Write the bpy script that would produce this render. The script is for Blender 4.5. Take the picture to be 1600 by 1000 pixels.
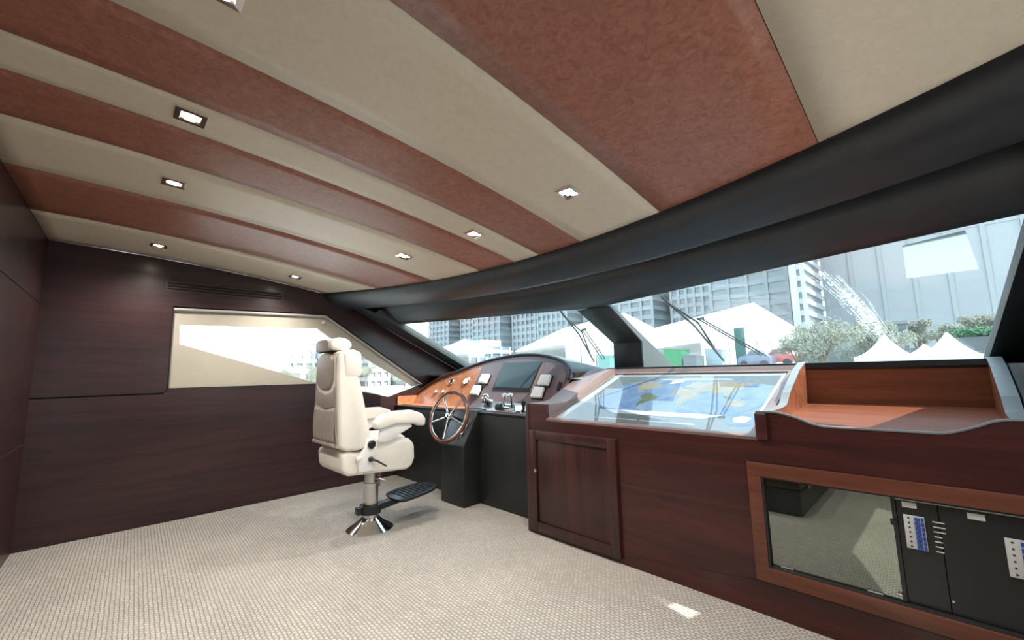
import bpy, bmesh, math, random
from mathutils import Vector, Matrix
from mathutils.geometry import tessellate_polygon
random.seed(7)
for o in list(bpy.data.objects): bpy.data.objects.remove(o)
SC = bpy.context.scene; COL = SC.collection

# ------------------------------------------------------------ camera, world, sun, exposure
cam = bpy.data.cameras.new('camera'); camo = bpy.data.objects.new('camera', cam); COL.objects.link(camo)
FPX = 646.3
cam.sensor_width = 36; cam.lens = FPX / 1600 * 36; cam.clip_start = .02; cam.clip_end = 3000
head, roll, th = math.radians(45.877), math.radians(-1.258), math.atan(81.3 / FPX)
fh = Vector((-math.sin(head), math.cos(head), 0)); r0 = Vector((math.cos(head), math.sin(head), 0))
fw = fh * math.cos(th) + Vector((0, 0, math.sin(th))); u0 = r0.cross(fw)
rt = r0 * math.cos(roll) + u0 * math.sin(roll); up = u0 * math.cos(roll) - r0 * math.sin(roll)
M = Matrix((rt, up, -fw)).transposed().to_4x4(); M.translation = (0, 0, 1.2)
camo.matrix_world = M
SC.camera = camo

w = bpy.data.worlds.new('sky'); SC.world = w; w.use_nodes = True
nt = w.node_tree; bg = nt.nodes['Background']
tc = nt.nodes.new('ShaderNodeTexCoord'); sx = nt.nodes.new('ShaderNodeSeparateXYZ'); cr = nt.nodes.new('ShaderNodeValToRGB')
nt.links.new(tc.outputs['Generated'], sx.inputs[0]); nt.links.new(sx.outputs['Z'], cr.inputs[0]); nt.links.new(cr.outputs[0], bg.inputs[0])
cr.color_ramp.elements[0].position = 0; cr.color_ramp.elements[0].color = (.93, .97, 1, 1)
cr.color_ramp.elements[1].position = .7; cr.color_ramp.elements[1].color = (.62, .80, 1, 1)
bg.inputs[1].default_value = 3.0
sun = bpy.data.lights.new('sun', 'SUN'); sun.energy = 8.5; sun.angle = .009; sun.color = (1, .94, .84)
suno = bpy.data.objects.new('sun', sun); COL.objects.link(suno)
SUNDIR = Vector((.715, .21, 1)).normalized()
suno.rotation_euler = SUNDIR.to_track_quat('Z', 'Y').to_euler(); suno.location = (10, 5, 20)
LAMP_W = 31
vs = SC.view_settings; vs.view_transform = 'Standard'; vs.look = 'None'; vs.gamma = 1; vs.use_curve_mapping = False; vs.exposure = 1.08

# ------------------------------------------------------------ helpers
def mesh_obj(name, verts, faces, mat, parent=None, smooth=False, bevel=0, seg=2, weld=False):
    me = bpy.data.meshes.new(name)
    me.from_pydata([tuple(v) for v in verts], [], [tuple(f) for f in faces])
    bm = bmesh.new(); bm.from_mesh(me)
    if weld: bmesh.ops.remove_doubles(bm, verts=bm.verts, dist=1e-5)
    bmesh.ops.recalc_face_normals(bm, faces=bm.faces)
    if bevel:
        es = [e for e in bm.edges if len(e.link_faces) == 2 and e.calc_face_angle(0) > .45]
        bmesh.ops.bevel(bm, geom=es, offset=bevel, segments=seg, profile=.5, affect='EDGES', clamp_overlap=True)
    bm.to_mesh(me); bm.free()
    me.materials.append(mat)
    o = bpy.data.objects.new(name, me); COL.objects.link(o)
    if smooth or bevel:
        me.polygons.foreach_set('use_smooth', [True] * len(me.polygons))
        try: me.set_sharp_from_angle(angle=math.radians(40))
        except Exception: pass
    if parent: adopt(o, parent)
    return o
def world_of(p):
    m = Matrix.Identity(4)
    while p: m = p.matrix_basis @ m if p.parent is None else p.matrix_parent_inverse @ p.matrix_basis @ m; p = p.parent
    return m
def adopt(o, p):
    o.parent = p; o.matrix_parent_inverse = world_of(p).inverted()
def tag(o, label, cat, group=None):
    o['label'] = label; o['category'] = cat
    if group: o['group'] = group
    return o
def thing(name, label, cat, loc=(0, 0, 0), group=None):
    o = bpy.data.objects.new(name, None); o.location = loc; o.empty_display_size = .05; COL.objects.link(o)
    return tag(o, label, cat, group)
def struct(o): o['kind'] = 'structure'; return o
def boxg(lo, hi):
    (a, b, c), (d, e, f) = lo, hi
    v = [(a,b,c),(d,b,c),(d,e,c),(a,e,c),(a,b,f),(d,b,f),(d,e,f),(a,e,f)]
    return v, [(0,3,2,1),(4,5,6,7),(0,1,5,4),(1,2,6,5),(2,3,7,6),(3,0,4,7)]
def box(name, lo, hi, mat, parent=None, bevel=0, seg=2):
    v, f = boxg(lo, hi); return mesh_obj(name, v, f, mat, parent, bevel=bevel, seg=seg)
def boxes(name, lst, mat, parent=None):
    V, Fc = [], []
    for lo, hi in lst:
        v, f = boxg(lo, hi); k = len(V); V += v; Fc += [tuple(i + k for i in q) for q in f]
    return mesh_obj(name, V, Fc, mat, parent)
def plate(name, loops, fn, w0, w1, mat, parent=None, bevel=0, seg=2):
    """closed 2-D outline (first loop) with holes, extruded between w0 and w1 through fn(u, v, w)"""
    pts = [p for l in loops for p in l]; n = len(pts)
    tris = tessellate_polygon([[Vector((p[0], p[1], 0)) for p in l] for l in loops])
    V = [fn(p[0], p[1], w0) for p in pts] + [fn(p[0], p[1], w1) for p in pts]
    if len(loops) == 1:
        Fc = [tuple(range(n)), tuple(range(2*n-1, n-1, -1))]
    else:
        Fc = [tuple(t) for t in tris] + [tuple(i + n for i in reversed(t)) for t in tris]
    k = 0
    for l in loops:
        m = len(l)
        for i in range(m):
            a, b = k + i, k + (i + 1) % m
            Fc.append((a, b, b + n, a + n))
        k += m
    return mesh_obj(name, V, Fc, mat, parent, bevel=bevel, seg=seg)
def grid(name, rows, mat, parent=None, smooth=True, thick=0):
    R, Cn = len(rows), len(rows[0])
    V = [p for r in rows for p in r]
    Fc = [(i*Cn+j, i*Cn+j+1, (i+1)*Cn+j+1, (i+1)*Cn+j) for i in range(R-1) for j in range(Cn-1)]
    me = bpy.data.meshes.new(name); me.from_pydata([tuple(v) for v in V], [], Fc); me.materials.append(mat)
    if smooth: me.polygons.foreach_set('use_smooth', [True]*len(me.polygons))
    o = bpy.data.objects.new(name, me); COL.objects.link(o)
    if thick:
        s = o.modifiers.new('s', 'SOLIDIFY'); s.thickness = abs(thick); s.offset = 1 if thick > 0 else -1
    if parent: adopt(o, parent)
    return o
def frame_of(d):
    d = Vector(d).normalized(); a = Vector((0,0,1)) if abs(d.z) < .9 else Vector((1,0,0))
    x = d.cross(a).normalized(); return x, d.cross(x)
def tube(name, path, r, mat, parent=None, n=10, closed=False, flat=1.0):
    P = [Vector(p) for p in path]; m = len(P); V, Fc = [], []
    rr = r if isinstance(r, (list, tuple)) else [r] * m
    X = None
    for i, p in enumerate(P):
        d = (P[(i+1) % m] - P[i-1]) if closed or 0 < i < m-1 else (P[1]-P[0] if i == 0 else P[-1]-P[-2])
        d.normalize()
        if X is None: X, Y = frame_of(d)
        else:
            X = (X - d * X.dot(d)).normalized(); Y = d.cross(X)
        for k in range(n):
            a = 2*math.pi*k/n; V.append(p + X*math.cos(a)*rr[i] + Y*math.sin(a)*rr[i]*flat)
    for i in range(m if closed else m-1):
        j = (i+1) % m
        for k in range(n): Fc.append((i*n+k, i*n+(k+1)%n, j*n+(k+1)%n, j*n+k))
    if not closed: Fc += [tuple(range(n)), tuple(range((m-1)*n, m*n))]
    return mesh_obj(name, V, Fc, mat, parent, smooth=True)
def lathe(name, prof, c, mat, parent=None, n=28, axis=(0,0,1)):
    c = Vector(c); ax = Vector(axis).normalized(); X, Y = frame_of(ax); V, Fc = [], []
    for r, h in prof:
        for k in range(n):
            a = 2*math.pi*k/n; V.append(c + ax*h + X*math.cos(a)*r + Y*math.sin(a)*r)
    for i in range(len(prof)-1):
        for k in range(n): Fc.append((i*n+k, i*n+(k+1)%n, (i+1)*n+(k+1)%n, (i+1)*n+k))
    Fc += [tuple(range(n)), tuple(range((len(prof)-1)*n, len(prof)*n))]
    return mesh_obj(name, V, Fc, mat, parent, smooth=True)
def copy_tree(o, parent=None):
    c = o.copy(); COL.objects.link(c)
    if parent: c.parent = parent
    for ch in list(o.children): copy_tree(ch, c)
    return c
def arc_pts(pts, k=6):
    """smooth Catmull-Rom through points"""
    out = []; n = len(pts)
    for i in range(n-1):
        p0, p1, p2, p3 = [Vector(pts[max(0, min(n-1, j))]) for j in (i-1, i, i+1, i+2)]
        for s in range(k):
            t = s/k
            out.append(.5*((2*p1)+(p2-p0)*t+(2*p0-5*p1+4*p2-p3)*t*t+(3*p1-p0-3*p2+p3)*t**3))
    out.append(Vector(pts[-1])); return out

# ------------------------------------------------------------ materials
def mat(name, col, rough=.5, metal=0, coat=0, spec=.5, coat_rough=.08):
    m = bpy.data.materials.new(name); m.use_nodes = True; b = m.node_tree.nodes['Principled BSDF']
    b.inputs['Base Color'].default_value = (*col, 1); b.inputs['Roughness'].default_value = rough
    b.inputs['Metallic'].default_value = metal; b.inputs['Coat Weight'].default_value = coat
    b.inputs['Coat Roughness'].default_value = coat_rough; b.inputs['Specular IOR Level'].default_value = spec
    return m
def nodes(m): return m.node_tree, m.node_tree.nodes['Principled BSDF']
def wood(name, c1, c2, c3, axis='y', scale=1.0, rough=.38, coat=.25, coat_rough=.18, ior=1.5, spec=.4):
    m = mat(name, c1, rough, coat=coat, coat_rough=coat_rough); t, b = nodes(m); N = t.nodes.new; Lk = t.links.new
    b.inputs['Coat IOR'].default_value = ior; b.inputs['Specular IOR Level'].default_value = spec
    tcn = N('ShaderNodeTexCoord'); mp = N('ShaderNodeMapping')
    s = {'x': (.55, 9, 9), 'y': (9, .55, 9), 'z': (9, 9, .55)}[axis]
    mp.inputs['Scale'].default_value = [q*scale for q in s]
    n1 = N('ShaderNodeTexNoise'); n1.inputs['Scale'].default_value = 1.6; n1.inputs['Detail'].default_value = 6; n1.inputs['Distortion'].default_value = .9
    n2 = N('ShaderNodeTexNoise'); n2.inputs['Scale'].default_value = 9; n2.inputs['Detail'].default_value = 4
    n3 = N('ShaderNodeTexNoise'); n3.inputs['Scale'].default_value = .5
    Lk(tcn.outputs['Object'], mp.inputs[0])
    for q in (n1, n2): Lk(mp.outputs[0], q.inputs['Vector'])
    Lk(tcn.outputs['Object'], n3.inputs['Vector'])
    r = N('ShaderNodeValToRGB'); e = r.color_ramp.elements
    e[0].position = .3; e[0].color = (*c1, 1); e[1].position = .72; e[1].color = (*c3, 1); x = e.new(.5); x.color = (*c2, 1)
    mx = N('ShaderNodeMix'); mx.data_type = 'FLOAT'; mx.inputs[0].default_value = .35
    Lk(n1.outputs[0], mx.inputs[2]); Lk(n2.outputs[0], mx.inputs[3]); Lk(mx.outputs[0], r.inputs[0]); Lk(r.outputs[0], b.inputs['Base Color'])
    rg = N('ShaderNodeMapRange'); rg.inputs[3].default_value = rough*.8; rg.inputs[4].default_value = rough*1.25
    Lk(n3.outputs[0], rg.inputs[0]); Lk(rg.outputs[0], b.inputs['Roughness'])
    bp = N('ShaderNodeBump'); bp.inputs['Strength'].default_value = .05; bp.inputs['Distance'].default_value = .002
    Lk(n2.outputs[0], bp.inputs['Height']); Lk(bp.outputs[0], b.inputs['Normal'])
    return m
def leather(name, c1, c2, scale=26, rough=.45, bump=.25, spec=.5, mott=3):
    m = mat(name, c1, rough, spec=spec); t, b = nodes(m); N = t.nodes.new; Lk = t.links.new
    tcn = N('ShaderNodeTexCoord')
    v = N('ShaderNodeTexVoronoi'); v.feature = 'DISTANCE_TO_EDGE'; v.inputs['Scale'].default_value = scale*6
    n = N('ShaderNodeTexNoise'); n.inputs['Scale'].default_value = mott; n.inputs['Detail'].default_value = 12; n.inputs['Roughness'].default_value = .72; n.inputs['Distortion'].default_value = 1.4
    n2 = N('ShaderNodeTexNoise'); n2.inputs['Scale'].default_value = scale*3; n2.inputs['Detail'].default_value = 3
    for q in (v, n, n2): Lk(tcn.outputs['Object'], q.inputs['Vector'])
    r = N('ShaderNodeValToRGB'); e = r.color_ramp.elements
    e[0].position = .35; e[0].color = (*c1, 1); e[1].position = .65; e[1].color = (*c2, 1)
    Lk(n.outputs[0], r.inputs[0]); Lk(r.outputs[0], b.inputs['Base Color'])
    bp = N('ShaderNodeBump'); bp.inputs['Strength'].default_value = bump; bp.inputs['Distance'].default_value = .002
    mx = N('ShaderNodeMix'); mx.data_type = 'FLOAT'; mx.inputs[0].default_value = .5
    Lk(v.outputs['Distance'], mx.inputs[2]); Lk(n2.outputs[0], mx.inputs[3]); Lk(mx.outputs[0], bp.inputs['Height']); Lk(bp.outputs[0], b.inputs['Normal'])
    return m
def glassy(name, tint=(.8, .9, .9), refl=.06, rough=.0, k=.6):
    m = bpy.data.materials.new(name); m.use_nodes = True; t = m.node_tree; t.nodes.clear(); N = t.nodes.new
    o = N('ShaderNodeOutputMaterial'); tr = N('ShaderNodeBsdfTransparent'); gl = N('ShaderNodeBsdfGlossy'); mx = N('ShaderNodeMixShader')
    tr.inputs[0].default_value = (*tint, 1); gl.inputs['Roughness'].default_value = rough
    fr = N('ShaderNodeFresnel'); fr.inputs[0].default_value = 1.45
    ma = N('ShaderNodeMath'); ma.operation = 'MULTIPLY_ADD'; ma.inputs[1].default_value = k; ma.inputs[2].default_value = max(0, refl-.04)
    t.links.new(fr.outputs[0], ma.inputs[0]); t.links.new(ma.outputs[0], mx.inputs[0])
    t.links.new(tr.outputs[0], mx.inputs[1]); t.links.new(gl.outputs[0], mx.inputs[2]); t.links.new(mx.outputs[0], o.inputs[0])
    return m
def emit(name, col, s):
    m = mat(name, col); t, b = nodes(m); b.inputs['Emission Color'].default_value = (*col, 1); b.inputs['Emission Strength'].default_value = s; return m

MAHOG = wood('mahogany_wall', (.018,.0082,.0095), (.031,.0128,.0138), (.054,.0195,.0195), 'y', .8, .5, .5, .27, 1.6, .15)
MAHOGX = wood('mahogany_front', (.017,.0034,.0030), (.040,.0066,.0052), (.074,.0130,.009), 'x', .9, .4, .25, .2)
MAHOGZ = wood('mahogany_door', (.018,.0058,.005), (.034,.0098,.0078), (.060,.018,.0135), 'z', .8, .4, .25, .2)
FRAMEW = wood('frame_wood', (.075,.021,.011), (.115,.034,.017), (.165,.052,.027), 'x', 1.0, .4, .25, .2)
TRAYW = wood('tray_wood', (.105,.026,.012), (.165,.046,.020), (.235,.074,.032), 'x', .9, .36, .3, .2)
BURL = leather('burl_wood', (.30,.10,.045), (.50,.21,.11), 6, .28, .02, .5, 9)
TAUPE = leather('taupe_panel', (.16,.105,.095), (.20,.135,.125), 20, .4, .05)
PLUM = leather('plum_panel', (.130,.092,.100), (.165,.118,.128), 18, .32, .03)
BEIGE = leather('ceiling_beige', (.68,.58,.445), (.75,.645,.505), 16, .42, .12, .5, 22)
RUST = leather('ceiling_rust', (.25,.086,.052), (.42,.172,.114), 16, .40, .2, .5, 24)
BLACKL = leather('black_leather', (.014,.0175,.021), (.022,.027,.032), 22, .42, .3, .6)
HELMB = leather('helm_black', (.008,.010,.010), (.013,.015,.015), 22, .45, .15)
GREYV = leather('grey_vinyl', (.050,.058,.060), (.070,.080,.082), 22, .5, .15)
CREAM = leather('cream_leather', (.73,.685,.61), (.79,.745,.67), 22, .42, .15)
CREAMD = leather('taupe_leather', (.30,.255,.225), (.35,.30,.265), 22, .5, .15)
WHITEP = mat('white_plastic', (.78,.77,.74), .35)
BLIND = leather('blind_cream', (.46,.42,.345), (.50,.46,.38), 10, .6, .05)
BLACKP = mat('black_plastic', (.012,.012,.013), .35)
SLOT = mat('slot_black', (.004,.004,.004), .8)
CHROME = mat('chrome', (.78,.78,.78), .09, 1)
STEEL = mat('brushed_steel', (.62,.62,.61), .28, 1)
EDGE = mat('pale_edging', (.17,.175,.17), .4)
TRACK = mat('blind_track', (.50,.50,.48), .4)
HOODG = leather('hood_vinyl', (.12,.14,.14), (.15,.17,.17), 22, .5, .15)
DARKSEAL = mat('dark_seal', (.02,.022,.022), .5)
SCREENM = mat('screen_glass', (.055,.085,.105), .08, spec=.6)
BLUESW = mat('switch_blue', (.02,.07,.34), .4)
BREAKER = mat('breaker_grey', (.52,.53,.52), .45)
PRINT = mat('print_white', (.62,.62,.58), .6)
GLASS = glassy('clear_glass', (.77,.815,.815), .045, k=.25)
SGLASS = glassy('side_glass', (.93,.96,.96), .03)
CHARTG = glassy('chart_glass', (.97,.98,.98), .04, k=.14)
BULB = emit('bulb_glow', (1, .86, .66), 45)
def darkglass():
    m = bpy.data.materials.new('smoked_glass'); m.use_nodes = True; t = m.node_tree; b = t.nodes['Principled BSDF']; N = t.nodes.new
    b.inputs['Base Color'].default_value = (.012,.014,.012,1); b.inputs['Roughness'].default_value = .05
    gl = N('ShaderNodeBsdfGlossy'); gl.inputs[0].default_value = (.80,.88,.78,1); gl.inputs['Roughness'].default_value = .012
    mx = N('ShaderNodeMixShader'); mx.inputs[0].default_value = .25
    t.links.new(b.outputs[0], mx.inputs[1]); t.links.new(gl.outputs[0], mx.inputs[2]); t.links.new(mx.outputs[0], t.nodes['Material Output'].inputs[0])
    return m
SMOKED = darkglass()
def carpet():
    m = mat('carpet_loop', (.52,.47,.40), .95, spec=.15); t, b = nodes(m); N = t.nodes.new; Lk = t.links.new
    tcn = N('ShaderNodeTexCoord'); mp = N('ShaderNodeMapping'); mp.inputs['Rotation'].default_value = (0, 0, math.radians(2))
    mp.inputs['Scale'].default_value = (1, 1, 1)
    Lk(tcn.outputs['Object'], mp.inputs[0])
    br = N('ShaderNodeTexBrick'); br.inputs['Scale'].default_value = 1; br.inputs['Brick Width'].default_value = .027; br.inputs['Row Height'].default_value = .019
    br.inputs['Mortar Size'].default_value = .0042; br.inputs['Mortar Smooth'].default_value = 1; br.inputs['Bias'].default_value = 0
    br.inputs['Color1'].default_value = (.49,.465,.43,1); br.inputs['Color2'].default_value = (.42,.395,.365,1); br.inputs['Mortar'].default_value = (.31,.285,.255,1)
    n = N('ShaderNodeTexNoise'); n.inputs['Scale'].default_value = 260; n.inputs['Detail'].default_value = 2
    n2 = N('ShaderNodeTexNoise'); n2.inputs['Scale'].default_value = 2.2; n2.inputs['Detail'].default_value = 4
    n3 = N('ShaderNodeTexNoise'); n3.inputs['Scale'].default_value = 30
    vm = N('ShaderNodeMix'); vm.data_type = 'VECTOR'; vm.inputs[0].default_value = .012
    Lk(mp.outputs[0], vm.inputs[4]); Lk(n3.outputs['Color'], vm.inputs[5]); Lk(tcn.outputs['Object'], n3.inputs['Vector'])
    Lk(vm.outputs[1], br.inputs['Vector'])
    for q in (n, n2): Lk(tcn.outputs['Object'], q.inputs['Vector'])
    mx = N('ShaderNodeMix'); mx.data_type = 'RGBA'; mx.blend_type = 'MULTIPLY'; mx.inputs[0].default_value = .55
    r = N('ShaderNodeValToRGB'); e = r.color_ramp.elements; e[0].position = .3; e[0].color = (.84,.83,.81,1); e[1].position = .68; e[1].color = (1.1,1.08,1.04,1)
    Lk(n2.outputs[0], r.inputs[0]); Lk(br.outputs['Color'], mx.inputs[6]); Lk(r.outputs[0], mx.inputs[7])
    mx2 = N('ShaderNodeMix'); mx2.data_type = 'RGBA'; mx2.blend_type = 'MULTIPLY'; mx2.inputs[0].default_value = .5
    r2 = N('ShaderNodeValToRGB'); r2.color_ramp.elements[0].position = .25; r2.color_ramp.elements[0].color = (.55,.55,.55,1); r2.color_ramp.elements[1].position = .75; r2.color_ramp.elements[1].color = (1.15,1.15,1.15,1)
    Lk(n.outputs[0], r2.inputs[0]); Lk(mx.outputs[2], mx2.inputs[6]); Lk(r2.outputs[0], mx2.inputs[7]); Lk(mx2.outputs[2], b.inputs['Base Color'])
    bp = N('ShaderNodeBump'); bp.inputs['Strength'].default_value = .7; bp.inputs['Distance'].default_value = .006; bp.invert = True
    Lk(br.outputs['Fac'], bp.inputs['Height']); Lk(bp.outputs[0], b.inputs['Normal'])
    return m
CARPET = carpet()

# ------------------------------------------------------------ cabin shell
LX = -4.723; CX = -2.05; RX = 2*CX - LX; YA = -.418; D = 2.382
def zc(y): s = y + .418; return 2.296 - .02*s - .0325*s*s
def y0(x): return 2.16 - .07*(x+2.0)**2
def ya(x): return YA - .03*(x - LX)
def ytop(x): return 3.0 - .25*abs(x-CX)
def ztop(x): return 1.737 + (.0195 if x < CX else .004)*abs(x-CX)

floor = struct(box('floor', (LX-.1, -.75, -.06), (RX+.1, 4.3, 0), CARPET))
floor['label'] = 'cream looped carpet floor of the wheelhouse'

SIDE = {-1: lambda u, v, w: (LX + w, u, v), 1: lambda u, v, w: (RX - w, u, v)}
ceilline = [(y, zc(y)) for y in (3.0, 2.6, 2.2, 1.8, 1.4, 1.0, .6, .2, -.2, -.46)]
WIN_OUT = [(.380, 1.125), (.373, 1.842), (1.695, 1.878), (2.945, 1.075), (2.46, .935), (1.665, 1.122)]
WIN_IN = [(.438, 1.517), (.428, 1.690), (1.625, 1.724), (1.755, 1.632), (2.845, 1.028), (2.52, .957), (2.16, .957)]
for sgn, nm in ((-1, 'left'), (1, 'right')):
    fn = SIDE[sgn]
    outline = [(-.46, -.06), (4.25, -.06), (4.25, 1.15), (3.62, 1.205), (2.45, 1.80), (2.33, 1.98)] + ceilline[2:]
    wl = struct(plate('wall_' + nm, [outline, WIN_OUT], fn, -.10, -.009, SLOT))
    low = [(-.416, 0), (4.2, 0), (4.2, 1.055), (2.95, 1.066), (2.46, .928), (1.664, 1.115), (.378, 1.118), (.366, 1.096), (.335, 1.074), (-.416, 1.074)]
    plate('wall_panel', [low], fn, -.012, 0, MAHOG, wl)
    upp = [(-.416, 1.087), (.333, 1.087), (.362, 1.10), (.366, 1.125), (.366, 1.849), (1.697, 1.886), (2.953, 1.078), (4.2, 1.068), (4.2, 1.145), (3.62, 1.20), (2.45, 1.795), (2.33, 1.975)] + [(max(y, -.416), z) for y, z in ceilline[2:]]
    plate('wall_panel', [upp], fn, -.012, 0, MAHOG, wl)
    # window
    wn = struct(plate('window_3' if sgn < 0 else 'window_4', [WIN_OUT, WIN_IN], fn, -.075, -.045, BLIND))
    wn['label'] = 'raked side window with cream blind surround'
    cxm = sum(p[0] for p in WIN_IN)/len(WIN_IN); cym = sum(p[1] for p in WIN_IN)/len(WIN_IN)
    plate('pane', [[(cxm+(p[0]-cxm)*1.02, cym+(p[1]-cym)*1.02) for p in WIN_IN]], fn, -.082, -.077, SGLASS, wn)
    for a, b in ((1, 2), (2, 3)):
        A, B = WIN_OUT[a], WIN_OUT[b]
        tube('blind_track', [fn(A[0], A[1]-.014, -.022), fn(B[0], B[1]-.014, -.022)], .013, TRACK, wn, n=8)
    box('blind_clip', fn(1.66, 1.775, -.04)[:1] + (1.66, 1.775), (fn(0, 0, -.015)[0], 1.685, 1.815), WHITEP, wn, bevel=.004)
    tube('sill_edge', [fn(1.66, 1.118, -.02), fn(2.46, .936, -.02), fn(2.9, 1.066, -.02)], .012, TRACK, wn, n=8)

# aft wall with horizontal grooves
bnds = [(0, .749), (.758, 1.785), (1.794, 2.30)]
fa = lambda u, v, w: (u, ya(u) + w, v)
wa = struct(plate('wall_back', [[(LX-.05, -.06), (RX+.05, -.06), (RX+.05, 2.36), (LX-.05, 2.36)]], fa, -.12, -.003, mat('groove_edge', (.20,.16,.15), .4)))
for a, b in bnds:
    plate('wall_panel', [[(LX, a), (RX, a), (RX, b), (LX, b)]], fa, -.003, .004, MAHOG, wa)

# front bulkhead below the windscreen
struct(box('wall_front', (LX-.1, 4.15, -.06), (RX+.1, 4.25, 1.17), DARKSEAL))
struct(plate('trim_5', [[(LX, 3.03), (-2.33, 3.03), (-2.30, 3.43), (RX, 3.43), (RX, 4.25), (LX, 4.25)]], lambda u, v, w: (u, v, w), 1.165, 1.185, GREYV))

# ceiling: sealed shell and nine leather strips
ys = [-.50 + i*(2.75/24) for i in range(25)]
ceil = struct(grid('ceiling', [[(x, y, zc(y)+.022) for x in (LX-.1, RX+.1)] for y in [-.6]+ys], DARKSEAL, thick=.05))
if True:
    roof = struct(box('trim_6', (LX-.28, -.7, 2.38), (RX+.28, 2.6, 2.44), WHITEP)); roof['label'] = 'white wheelhouse roof'
bx = [LX, -3.93, -3.16, -2.57, -2.18, -1.93, -1.555, -.98, -.25, RX]
for i in range(9):
    a, b = bx[i]+.0015, bx[i+1]-.0015; n = 7
    rows = []
    for k in range(29):
        row = []
        for j in range(n):
            x = a+(b-a)*j/(n-1); yb = ya(x)-.004; ye = y0(x)+.05
            y = yb+(ye-yb)*k/28
            row.append((x, y, zc(y)))
        rows.append(row)
    grid('ceiling_panel', rows, RUST if i % 2 else BEIGE, ceil, thick=.014)

# padded leather header above the windscreen
def zg(x): return 1.905 + .0085*(x+1.6)**2
xs = [LX + (RX-LX)*i/40 for i in range(41)]
def head_sec(x):
    a, g, t = y0(x), y0(x)+.30, ytop(x); z1, z2, z3 = zc(a), zg(x), ztop(x); k = (t-g)/.55
    return [(x, a-.004, z1+.03), (x, a-.004, z1-.004), (x, a+.008, z1-.035), (x, a+.04, z1-.070), (x, a+.10, z1-.104), (x, a+.17, z1-.130), (x, a+.225, z2-.030), (x, g-.035, z2-.030), (x, g-.008, z2-.014), (x, g+.004, z2+.020), (x, g+.010, z2+.095),
            (x, g+.150*k, z2+.090), (x, g+.180*k, z2+.065), (x, g+.190*k, z2+.020), (x, g+.205*k, z2-.014), (x, g+.235*k, z2+(z3-z2)*.26), (x, g+(t-g)*.62, z2+(z3-z2)*.56), (x, g+(t-g)*.82, z2+(z3-z2)*.80), (x, t, z3), (x, t+.05, z3+.02)]
hd = struct(grid('trim_1', [head_sec(x) for x in xs], BLACKL, thick=0))
hd['label'] = 'black padded leather header over the windscreen'
# exterior brow so that no sky leaks over the header
struct(grid('trim_7', [[(x, ytop(x)+.05, ztop(x)+.021), (x, ytop(x)+.012, ztop(x)+.05), (x, ytop(x)-.02, zg(x)+.13), (x, y0(x)+.1, 2.30), (x, y0(x)-.15, 2.40)] for x in xs], WHITEP, thick=.01))

# centre mullion: sloped post with a vertical foot
ml, mr = -2.20, -1.90
def mfn(u, v, w): return ((-2.20 - max(0, (3.49-u))*.07) if w < 0 else mr, u, v)
sec = [(2.985, 1.735), (3.49, 1.452), (3.49, 1.18), (4.12, 1.18), (4.10, 1.236), (3.03, 1.752)]
mu = struct(plate('trim_4', [sec], mfn, -1, 1, BLACKL, bevel=.006)); mu['label'] = 'black leather centre post of the windscreen'
plate('post_side', [[(3.50, 1.19), (4.10, 1.19), (4.08, 1.242), (3.02, 1.740), (3.00, 1.735), (3.50, 1.452)]], lambda u, v, w: (w, u, v), mr, mr+.003, GREYV, mu)
# windscreen corner pillars
GP = [((-4.385, 2.416, 1.783), (-4.418, 3.56, 1.24)), ((.285, 2.43, 1.747), (.170, 3.58, 1.205))]
for k, (gt, gb) in enumerate(GP):
    wx = LX+.002 if k == 0 else RX-.002
    sgn = -1 if k == 0 else 1
    rows = []
    for t in [i/12 for i in range(-3, 14)]:
        w0_ = Vector((wx, 1.98+1.55*t, 1.977-.749*t)); g = Vector(gt).lerp(Vector(gb), t)
        inw = Vector((-sgn, 0, 0))
        b1 = w0_.lerp(g, .55) + inw*.02 + Vector((0, -.03, -.03)); b2 = w0_.lerp(g, .88) + inw*.015 + Vector((0, -.025, -.025))
        rows.append([w0_, w0_.lerp(b1, .5)+Vector((0, -.012, -.012)), b1, b2, g + Vector((0, -.02, -.028)), g + Vector((-sgn*0, .0, .0)), g + Vector((0, .05, .02))])
    pil = struct(grid('trim_2' if k == 0 else 'trim_3', [r[:5] for r in rows], BLACKL, thick=0))
    pil['label'] = 'black leather corner pillar of the windscreen'
    grid('pillar_seal', [[r[4], r[5]+Vector((-sgn*.012, .0, .0)), r[6]] for r in rows], GREYV, pil)

# windscreen panes
def pane(name, q, m, ext=1.10):
    tl, tr, br_, bl = [Vector(p) for p in q]
    bl = tl.lerp(bl, ext); br_ = tr.lerp(br_, ext)
    n = (tr-tl).cross(bl-tl).normalized()
    if n.y < 0: n = -n
    V = [tl, tr, br_, bl] + [p + n*.008 for p in (tl, tr, br_, bl)]
    return struct(mesh_obj(name, V, [(0,1,2,3),(7,6,5,4),(0,4,5,1),(1,5,6,2),(2,6,7,3),(3,7,4,0)], m)), n
PQ = [(-4.44, 2.402, 1.784), (-2.08, 2.993, 1.737), (-2.08, 4.065, 1.25), (-4.47, 3.475, 1.283)]
SQ = [(-2.02, 2.993, 1.737), (.34, 2.404, 1.746), (.22, 3.52, 1.236), (-2.02, 4.07, 1.25)]
win1, nP = pane('window_1', PQ, GLASS); win2, nS = pane('window_2', SQ, GLASS)
win1['label'] = 'left pane of the raked windscreen'; win2['label'] = 'right pane of the raked windscreen'

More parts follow.
